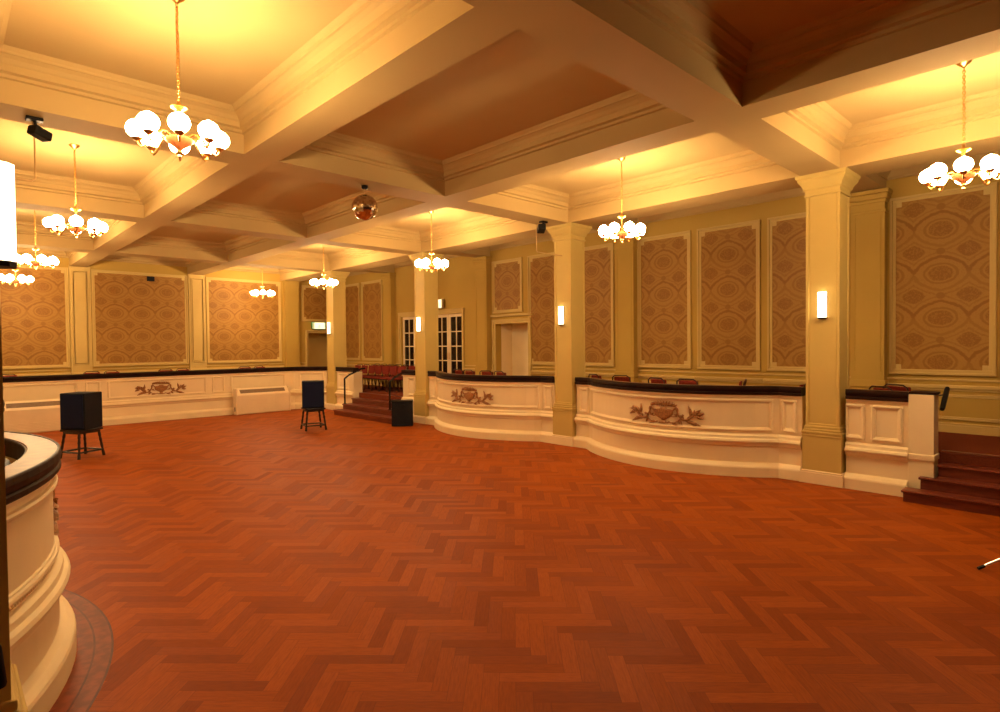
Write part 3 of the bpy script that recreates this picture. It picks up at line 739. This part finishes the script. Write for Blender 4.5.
CH = [((7.48, 5.13), 'lit globe chandelier hanging right of the column with the spotlight'),
      ((7.48, 1.05), 'lit globe chandelier at the right edge above the stairs'),
      ((7.48, 9.85), 'lit globe chandelier in front of the column beside the squat black cabinet'),
      ((7.48, 14.60), 'lit globe chandelier in front of the farthest cream column'),
      ((7.48, 18.70), 'lit globe chandelier before the right wallpaper panel of the end wall'),
      ((1.42, 5.15), 'largest and closest lit globe chandelier, hanging at upper left'),
      ((1.40, 9.85), 'second lit globe chandelier down the left bays, behind the closest one'),
      ((1.38, 14.25), 'third lit globe chandelier down the left bays, just right of the bright wall light'),
      ((1.38, 18.35), 'lowest and farthest lit globe chandelier of the left bays, below the bright wall light')]
ch['label'] = CH[0][1]; ch.rotation_euler = (0, 0, radians(11.9))
for (x, y), lab, rz in zip([c[0] for c in CH[1:]], [c[1] for c in CH[1:]], (8, 30, 12, 25, 29.6, 37, 12, 20)): dup(ch, (x, y, ZC), lab, rotz=radians(rz))

# ------------------------------------------------------------------ sconces
def sconce(x, y, z, sgn, label):
    r = thing('wall_light', (x, y, z), label, 'wall light', 'tall lit wall lights on the columns')
    m = MB(); m.box(min(x, x + sgn * 0.012), max(x, x + sgn * 0.012), y - 0.06, y + 0.06, z, z + 0.37, 0.003); m.build('backplate', M['brass'], r)
    prof = [(x + sgn * 0.012, y - 0.058), (x + sgn * 0.045, y - 0.050), (x + sgn * 0.068, y - 0.022), (x + sgn * 0.068, y + 0.022), (x + sgn * 0.045, y + 0.050), (x + sgn * 0.012, y + 0.058)]
    def ext(z0, z1):
        k = len(prof); return MB().add([(a, b, c) for c in (z0, z1) for a, b in prof], [tuple(range(k))[::-1], tuple(range(k, 2 * k))] + [(i, (i + 1) % k, k + (i + 1) % k, k + i) for i in range(k)])
    ext(z + 0.018, z + 0.368).build('shade', M['sconceglow'], r, label='lit opal shade'); ext(z - 0.004, z + 0.016).build('cap', M['blackmetal'], r)
    return r
sx = CXR - 0.207
sconce(sx, COLY[0], 2.31, -1, 'lit wall light on the nearest right column')
sconce(sx, COLY[1] + 0.03, 2.36, -1, 'lit wall light on the column between the two bowed balustrades')
sconce(sx, COLY[2] + 0.03, 2.33, -1, 'lit wall light on the column beside the squat black cabinet')
sconce(sx, COLY[3] + 0.05, 2.36, -1, 'lit wall light on the farthest column, beside the lit exit sign')
sconce(CXL + 0.207, COLY[0], 2.30, 1, 'large bright wall light cut off by the left edge')

# ------------------------------------------------------------------ spotlights, mirror ball, sensor
def spotlight(x, y, yaw, label, colx, k=1.0, ho=0.04):
    r = thing('spotlight', (x, y, ZS), label, 'spotlight', 'small black spotlights under the beam')
    MB().box(x - 0.07, x + 0.07, y - 0.05, y + 0.05, ZS - 0.035, ZS - 0.001, 0.006).build('bracket', M['blackmetal'], r)
    MB().tube([(x, y, ZS - 0.03), (x + ho * 0.5, y, ZS - 0.12)], 0.014, 8).build('yoke', M['blackmetal'], r, True)
    m = MB(); m.box(-0.115 * k, 0.115 * k, -0.075 * k, 0.075 * k, -0.06 * k, 0.06 * k, 0.016); m.xf(Matrix.Translation((x + ho, y - 0.01, ZS - 0.15)) @ Matrix.Rotation(yaw, 4, 'Z') @ Matrix.Rotation(0.22, 4, 'Y'))
    m.build('lamp_head', M['blackmetal'], r)
    s = 1 if colx > x else -1; cx = x + (0.0 if s < 0 else -0.17); zb = 3.68 if s < 0 else 3.72
    m = MB(); m.tube([(x - 0.02, y + 0.02, ZS - 0.03), (cx, y + 0.03, ZS - 0.09), (cx, y + 0.03, zb + 0.03), (cx + s * 0.03, y + 0.03, zb), (colx - s * 0.222, y + 0.03, zb)], 0.009, 6)
    m.build('cable', M['cable'], r, True)
    return r
spotlight(0.74, COLY[1] + 0.0, 0.6, 'black spotlight under the beam at upper left', CXL, 0.78)
spotlight(8.30, COLY[1] - 0.03, 0.9, 'black spotlight beside the column head between the bowed balustrades', CXR, 0.95, -0.07)
bx, by = 4.50, 7.50
r = thing('mirror_ball', (bx, by, ZS), 'small mirror ball hanging under the middle ceiling beam', 'mirror ball')
MB().lathe([(0, ZS - 0.001), (0.045, ZS - 0.001), (0.045, ZS - 0.035), (0.03, ZS - 0.05), (0, ZS - 0.05)], (bx, by, 0), 16).build('motor', M['blackmetal'], r, True)
MB().tube([(bx, by, ZS - 0.045), (bx, by, ZS - 0.14)], 0.006, 6).build('rod', M['cable'], r)
mb = MB().ball((bx, by, ZS - 0.315), 0.185, 28, 18); mb.build('ball', M['mirror'], r)
r = tag(MB().box(4.62, 4.82, YB - 0.06, YB - 0.012, 4.02, 4.16, 0.01).build('wall_speaker', M['black']), 'small black box high on the middle wallpaper panel of the end wall', 'wall speaker')

# ------------------------------------------------------------------ exit signs
def exit_sign(loc, axis, w_, h_, label):
    x, y, z = loc; r = thing('exit_sign', loc, label, 'exit sign')
    def bx_(m, a0, a1, z0, z1, d0, d1, b=0.0):
        if axis == 'y': m.box(x + a0, x + a1, y - d1, y - d0, z + z0, z + z1, b)
        else: m.box(x - d1, x - d0, y - a1, y - a0, z + z0, z + z1, b)
        return m
    bx_(MB(), 0, w_, 0, h_, 0, 0.07, 0.006).build('housing', M['green'] if axis == 'y' else M['heater'], r)
    bx_(MB(), 0.015, w_ - 0.015, 0.015, h_ - 0.015, 0.0705, 0.076).build('lit_face', M['exitglow'], r, label='pale lit face')
    m = MB(); bx_(m, w_ - w_ * 0.10, w_ - 0.015, 0.015, h_ - 0.015, 0.0765, 0.079); bx_(m, 0.015, w_ * 0.16, 0.015, h_ - 0.015, 0.0765, 0.079); m.build('green_band', M['exitgreen'], r)
    m = MB()                                            # running figure
    c = w_ * 0.52; s = h_ * 0.8
    bx_(m, c - 0.03 * s, c + 0.10 * s, 0.70 * s, 0.82 * s, 0.0765, 0.079); bx_(m, c - 0.06 * s, c + 0.06 * s, 0.40 * s, 0.68 * s, 0.0765, 0.079)
    bx_(m, c + 0.06 * s, c + 0.24 * s, 0.56 * s, 0.64 * s, 0.0765, 0.079); bx_(m, c - 0.22 * s, c - 0.06 * s, 0.48 * s, 0.56 * s, 0.0765, 0.079)
    bx_(m, c + 0.02 * s, c + 0.12 * s, 0.20 * s, 0.40 * s, 0.0765, 0.079); bx_(m, c - 0.24 * s, c - 0.02 * s, 0.28 * s, 0.38 * s, 0.0765, 0.079)
    m.build('running_figure', M['exitgreen'], r)
    return r
exit_sign((9.87, YB - 0.06, 2.61), 'y', 0.54, 0.26, 'lit green exit sign over the end wall doorway')
exit_sign((XR - 0.065, 14.36, 3.10), 'x', 0.36, 0.28, 'lit exit sign above the glazed door in the side wall')

# ------------------------------------------------------------------ speakers, stools, cabinet, heaters
def stool(x, y, rot, label):
    r = thing('stool', (x, y, 0), label, 'stool', 'black wooden stools under the speakers', rot)
    L = lambda m: m.xf(Matrix.Translation((x, y, 0)))
    m = MB(); m.box(-0.235, 0.235, -0.235, 0.235, 0.485, 0.525, 0.012); m.box(-0.20, 0.20, -0.20, 0.20, 0.445, 0.486); L(m).build('seat', M['darkwood'], r)
    for sx, sy in ((-1, -1), (1, -1), (1, 1), (-1, 1)):
        p0 = Vector((sx * 0.185, sy * 0.185, 0.447)); p1 = Vector((sx * 0.235, sy * 0.235, 0.0)); rr = [0.022, 0.026, 0.018, 0.026, 0.019, 0.024, 0.017, 0.022, 0.026, 0.026]
        ts = [0, 0.15, 0.2, 0.35, 0.42, 0.55, 0.7, 0.78, 0.85, 1.0]
        L(MB().tube([p0.lerp(p1, t) for t in ts], rr, 8)).build('leg', M['darkwood'], r, True)
    for a, b in (((-1, -1), (1, -1)), ((1, -1), (1, 1)), ((1, 1), (-1, 1)), ((-1, 1), (-1, -1))):
        q = 0.222; L(MB().tube([(a[0] * q, a[1] * q, 0.115), (b[0] * q, b[1] * q, 0.115)], 0.017, 8)).build('stretcher', M['darkwood'], r, True)
    return r
def speaker(x, y, z, rot, w_, d_, h_, label):
    r = thing('loudspeaker', (x, y, z), label, 'loudspeaker', 'black loudspeakers on stools', rot)
    L = lambda m: m.xf(Matrix.Translation((x, y, z)))
    m = MB(); m.box(-w_ / 2, w_ / 2, -d_ / 2 + 0.015, d_ / 2, 0.003, h_, 0.012); L(m).build('cabinet', M['black'], r)
    m = MB(); m.box(-w_ / 2 + 0.02, w_ / 2 - 0.02, -d_ / 2, -d_ / 2 + 0.016, 0.025, h_ - 0.02, 0.006); L(m).build('grille', M['bluecloth'], r)
    m = MB(); m.box(-w_ / 2 - 0.003, -w_ / 2 + 0.003, -0.06, 0.06, h_ * 0.6, h_ * 0.6 + 0.09, 0.002); L(m).build('handle', M['blackmetal'], r)
    return r
M['bluecloth'] = paint('dark_navy_speaker_cloth', (0.006, 0.012, 0.050), 0.8, 0.3, 60.0, 0.2, bump=0.2)
stool(1.87, 13.10, radians(28), 'black wooden stool under the left speaker')
speaker(1.87, 13.10, 0.525, radians(-48), 0.47, 0.45, 0.66, 'big black loudspeaker on the stool at left, turned on its corner')
stool(6.45, 13.22, radians(-12), 'black wooden stool under the speaker before the far corner')
speaker(6.45, 13.22, 0.525, radians(-26), 0.50, 0.42, 0.64, 'black loudspeaker on the stool before the far column')
# squat cabinet with a bowed front
cx, cy = 8.30, 12.21
r = thing('bass_cabinet', (cx, cy, 0), 'squat black bow fronted cabinet on the floor beside the far stairs', 'cabinet', None, radians(-34))
pl = [(-0.26, 0.19), (-0.26, -0.16)] + [(-0.26 + 0.52 * k / 10, -0.16 - 0.06 * sin(pi * k / 10)) for k in range(1, 10)] + [(0.26, -0.16), (0.26, 0.19)]
def prism(pl, z0, z1):
    k = len(pl); return MB().add([(a + cx, b + cy, z) for z in (z0, z1) for a, b in pl], [tuple(range(k))[::-1], tuple(range(k, 2 * k))] + [(i, (i + 1) % k, k + (i + 1) % k, k + i) for i in range(k)])
prism(pl, 0.0, 0.60).build('body', M['black'], r); prism([(a * 1.03, b * 1.03) for a, b in pl], 0.60, 0.625).build('top', M['blackmetal'], r)
m = MB(); m.box(cx - 0.06, cx + 0.06, cy - 0.235, cy - 0.21, 0.50, 0.53, 0.005); m.build('handle', M['blackmetal'], r)

def heater(x0, x1, y1, label):
    r = thing('heater', ((x0 + x1) / 2, y1, 0), label, 'heater', 'cream floor heaters against the far balustrade')
    d = 0.24; h = 0.76; y0 = y1 - d
    pr = [(y1, 0.0), (y0 + 0.02, 0.0), (y0, 0.03), (y0, 0.56), (y0 + 0.02, 0.60), (y0 + 0.15, h - 0.02), (y0 + 0.17, h), (y1, h)]
    k = len(pr); a0, a1 = x0 + 0.05, x1 - 0.05
    MB().add([(x, y, z) for x in (a0, a1) for y, z in pr], [tuple(range(k))[::-1], tuple(range(k, 2 * k))] + [(i, (i + 1) % k, k + (i + 1) % k, k + i) for i in range(k)]).build('casing', M['heater'], r)
    for e0, e1 in ((x0, x0 + 0.048), (x1 - 0.048, x1)): MB().box(e0, e1, y0 - 0.012, y1, 0.0, h + 0.01, 0.012).build('end_cap', M['heater'], r)
    # outlet grille on the slope: dark slot with thin bars
    m = MB(); s0 = Vector((0, y0 + 0.028, 0.61)); s1 = Vector((0, y0 + 0.142, h - 0.03)); nrm = Vector((0, -(s1.z - s0.z), (s1.y - s0.y))).normalized()
    def quad(xa, xb, ta, tb, o0, o1):
        vs = []
        for o in (o0, o1):
            for xx, t in ((xa, ta), (xb, ta), (xb, tb), (xa, tb)):
                q = s0.lerp(s1, t) + nrm * o; vs.append((xx, q.y, q.z))
        return vs, [(3, 2, 1, 0), (4, 5, 6, 7), (0, 1, 5, 4), (1, 2, 6, 5), (2, 3, 7, 6), (3, 0, 4, 7)]
    m.add(*quad(a0 + 0.10, a1 - 0.10, 0.1, 0.9, -0.004, 0.006)); m.build('outlet_grille', M['grille'], r)
    m = MB()
    for q in range(5):
        zz = 0.09 + q * 0.035; m.box(a0 + 0.12, a1 - 0.12, y0 - 0.006, y0 + 0.004, zz, zz + 0.015, 0.003)
    m.build('intake_slats', M['heater'], r)
    m = MB(); m.box(x0 - 0.004, x0 + 0.003, y0 + 0.06, y0 + 0.12, 0.10, 0.22, 0.002); m.build('control', M['blackmetal'], r)
    return r
heater(6.22, 7.86, YF - 0.125, 'cream floor heater beside the urn crest, near the far corner')
heater(0.95, 2.42, YF - 0.125, 'cream floor heater behind the left speaker and stool')

# ------------------------------------------------------------------ chairs
def chair(loc, rot, label, group):
    x, y, z = loc
    r = thing('banquet_chair', loc, label, 'chair', group, rot)
    L = lambda m: m.xf(Matrix.Translation(loc) @ Matrix.Scale(0.91, 4, Vector((0, 0, 1))))
    m = MB(); m.box(-0.20, 0.20, -0.19, 0.20, 0.42, 0.475, 0.02); L(m).build('seat', M['maroon'], r)
    m = MB()
    m.box(-0.172, 0.172, 0.135, 0.165, 0.56, 0.848, 0.014); m.xf(Matrix.Rotation(-0.08, 4, 'X')); L(m).build('backrest', M['maroon'], r)
    m = MB(); arc = [(-0.19, 0.19, 0.44), (-0.19, 0.215, 0.70), (-0.175, 0.222, 0.82), (-0.12, 0.225, 0.862), (0.12, 0.225, 0.862), (0.175, 0.222, 0.82), (0.19, 0.215, 0.70), (0.19, 0.19, 0.44)]
    m.tube([(a, b + (c - 0.44) * 0.16, c) for a, b, c in arc], 0.013, 6); L(m).build('back_frame', M['chairframe'], r, True)
    m = MB(); m.box(-0.19, 0.19, -0.18, 0.19, 0.395, 0.42); L(m).build('seat_frame', M['chairframe'], r)
    for sx, sy, ex, ey in ((-0.17, -0.16, -0.19, -0.19), (0.17, -0.16, 0.19, -0.19), (-0.18, 0.18, -0.195, 0.24), (0.18, 0.18, 0.195, 0.24)):
        L(MB().tube([(sx, sy, 0.40), (ex, ey, 0.002)], 0.012, 6)).build('leg', M['chairframe'], r, True)
    return r
G_R = 'chairs along the right gallery'
first = chair((9.50, 2.04, ZF), radians(60), 'chair behind the short flat balustrade, back curved above its rail, nearest the right column', G_R)
PI2 = pi / 2
for (x, y, rz, lab) in ((10.02, 2.00, 65, 'chair behind the end post of the right stairs'),
                        (9.55, 3.45, 175, 'chair left of the nearest right column, top just over the rail'),
                        (9.52, 4.46, 200, 'tilted chair over the bowed rail, between the urn crest and the nearest column'),
                        (9.45, 5.02, 95, 'dark framed chair over the bowed rail just right of the urn crest'),
                        (9.45, 5.54, 80, 'dark framed chair over the bowed rail just left of the chair above the urn crest'),
                        (9.80, 6.62, 100, 'red backed chair over the rail near the column with the spotlight'),
                        (9.80, 7.14, 70, 'pale lit chair over the rail closest to the column with the spotlight'),
                        (9.60, 9.75, 85, 'dark framed chair before the open doorway'),
                        (9.60, 10.28, 100, 'dark framed chair left of the open doorway'),
                        (9.65, 10.92, 90, 'red backed chair before the glazed door'),
                        (9.75, 11.45, 90, 'red backed chair before the glazed door, next to the column')):
    dup(first, (x, y, ZF), lab, radians(rz))
G_B = 'row of red backed chairs at the head of the far stairs'
names = ['first', 'second', 'third', 'fourth', 'fifth', 'sixth', 'seventh']
for k in range(7):
    c = dup(first, (9.85, 17.35 - k * 0.425, ZF), 'red backed chair above the far stairs, %s from the left in the front row' % names[k], -PI2); c['group'] = G_B
for k in range(6):
    c = dup(first, (10.42, 17.20 - k * 0.425, ZF), 'red backed chair above the far stairs, %s from the left in the rear row' % names[k], -PI2); c['group'] = G_B
G_F = 'chairs on the gallery across the far end'
for k, (x, lab) in enumerate(((1.30, 'chair top above the far rail, leftmost under the first wallpaper panel'), (2.95, 'chair top above the far rail below the pilaster left of the middle panel'), (3.48, 'chair top above the far rail below the left end of the middle panel'),
                              (4.72, 'chair top above the far rail just right of the urn crest'), (5.24, 'chair top above the far rail, second right of the urn crest'), (6.95, 'chair top above the far rail, left of the pair over the heater'), (7.48, 'chair top above the far rail, right of the pair over the heater'))):
    c = dup(first, (x, YF + 0.62, ZF + 0.0), lab, 0.0 if k % 2 else 0.3); c['group'] = G_F

# small table with a pale cloth in the near bow
tx, ty = 0.112, 5.40
r = thing('side_table', (tx, ty, ZF), 'small table inside the close bowed balustrade at the left edge', 'table')
MB().lathe([(0, ZF + 0.60), (0.215, ZF + 0.60), (0.222, ZF + 0.61), (0.222, ZF + 0.63), (0, ZF + 0.63)], (tx, ty, 0), 24).build('table_top', M['darkwood'], r, True)
MB().lathe([(0, ZF + 0.60), (0.03, ZF + 0.60), (0.025, ZF + 0.1), (0.16, ZF + 0.02), (0.16, ZF), (0, ZF)], (tx, ty, 0), 16).build('pedestal', M['darkwood'], r, True)
m = MB(); k = 40; ring = []
prof = [(0, 0.634), (0.225, 0.634), (0.236, 0.622), (0.240, 0.56), (0.244, 0.50)]
vs = []; fs = []
for i in range(k):
    a = 2 * pi * i / k
    for j, (rr, z) in enumerate(prof):
        q = rr + (0.012 * sin(a * 9) if j >= 3 else 0.0); vs.append((tx + q * cos(a), ty + q * sin(a), ZF + z))
for i in range(k):
    for j in range(4): fs.append((i * 5 + j, ((i + 1) % k) * 5 + j, ((i + 1) % k) * 5 + j + 1, i * 5 + j + 1))
tag(m.add(vs, fs).build('tablecloth', M['cloth'], None, True), 'pale blue cloth on the small table inside the left bow', 'tablecloth')
m = MB(); m.box(-0.06, 0.06, -0.05, 0.05, 0, 0.125, 0.006); m.xf(Matrix.Translation((0.245, 5.27, ZF + 0.636)) @ Matrix.Rotation(0.25, 4, 'Z'))
tag(m.build('box', M['maroon']), 'dark red box standing on the pale blue cloth inside the left bow', 'box')

# tripod stand whose foot reaches into the frame at the right
fx, fy = 6.47, 0.79; hx, hy = 6.86, 0.42
r = thing('tripod_stand', (hx, hy, 0), 'steel tripod foot with a black rubber tip at the right edge of the floor', 'stand')
MB().tube([(hx, hy, 0.18), (hx, hy, 1.25)], 0.014, 10).build('pole', M['steel'], r, True)
MB().lathe([(0, 0.17), (0.03, 0.17), (0.03, 0.27), (0, 0.27)], (hx, hy, 0), 14).build('hub', M['blackmetal'], r, True)
L0 = sqrt((fx - hx) ** 2 + (fy - hy) ** 2); a0 = atan2(fy - hy, fx - hx)
for k in range(3):
    a = a0 + 2 * pi * k / 3; e = (hx + cos(a) * L0, hy + sin(a) * L0)
    lg = MB().tube([(hx, hy, 0.24), (hx + cos(a) * L0 * 0.93, hy + sin(a) * L0 * 0.93, 0.030)], 0.010, 8).build('leg', M['steel'], r, True)
    MB().tube([(hx + cos(a) * L0 * 0.9, hy + sin(a) * L0 * 0.9, 0.036), (e[0], e[1], 0.014)], [0.014, 0.0135], 8).build('rubber_foot', M['blackmetal'], lg, True)

# ------------------------------------------------------------------ world, camera, output look
wd = bpy.data.worlds.new('World'); SC.world = wd; wd.use_nodes = True
wd.node_tree.nodes['Background'].inputs[0].default_value = (0.02, 0.012, 0.006, 1); wd.node_tree.nodes['Background'].inputs[1].default_value = 0.2
yaw, pit, rol = radians(43.7454), radians(-1.1711), radians(-0.5567)
F = Vector((sin(yaw) * cos(pit), cos(yaw) * cos(pit), sin(pit))); R = Vector((cos(yaw), -sin(yaw), 0)); U = R.cross(F)
R2 = R * cos(rol) + U * sin(rol); U2 = -R * sin(rol) + U * cos(rol)
cam = bpy.data.cameras.new('Camera'); co = bpy.data.objects.new('Camera', cam); COL.objects.link(co)
cam.sensor_fit = 'HORIZONTAL'; cam.sensor_width = 36.0; cam.lens = 586.27 / 1000 * 36.0; cam.clip_start = 0.05; cam.clip_end = 100
co.matrix_world = Matrix(((R2.x, U2.x, -F.x, 0), (R2.y, U2.y, -F.y, 0), (R2.z, U2.z, -F.z, 2.0), (0, 0, 0, 1)))
SC.camera = co
vs_ = SC.view_settings; vs_.view_transform = 'Standard'; vs_.look = 'None'; vs_.gamma = 1.0; vs_.use_curve_mapping = False
vs_.exposure = 1.34
cy_ = SC.cycles; cy_.use_denoising = True; cy_.max_bounces = 12; cy_.diffuse_bounces = 8; cy_.glossy_bounces = 4; cy_.transparent_max_bounces = 8
cy_.sample_clamp_indirect = 6.0; cy_.caustics_reflective = False; cy_.caustics_refractive = False
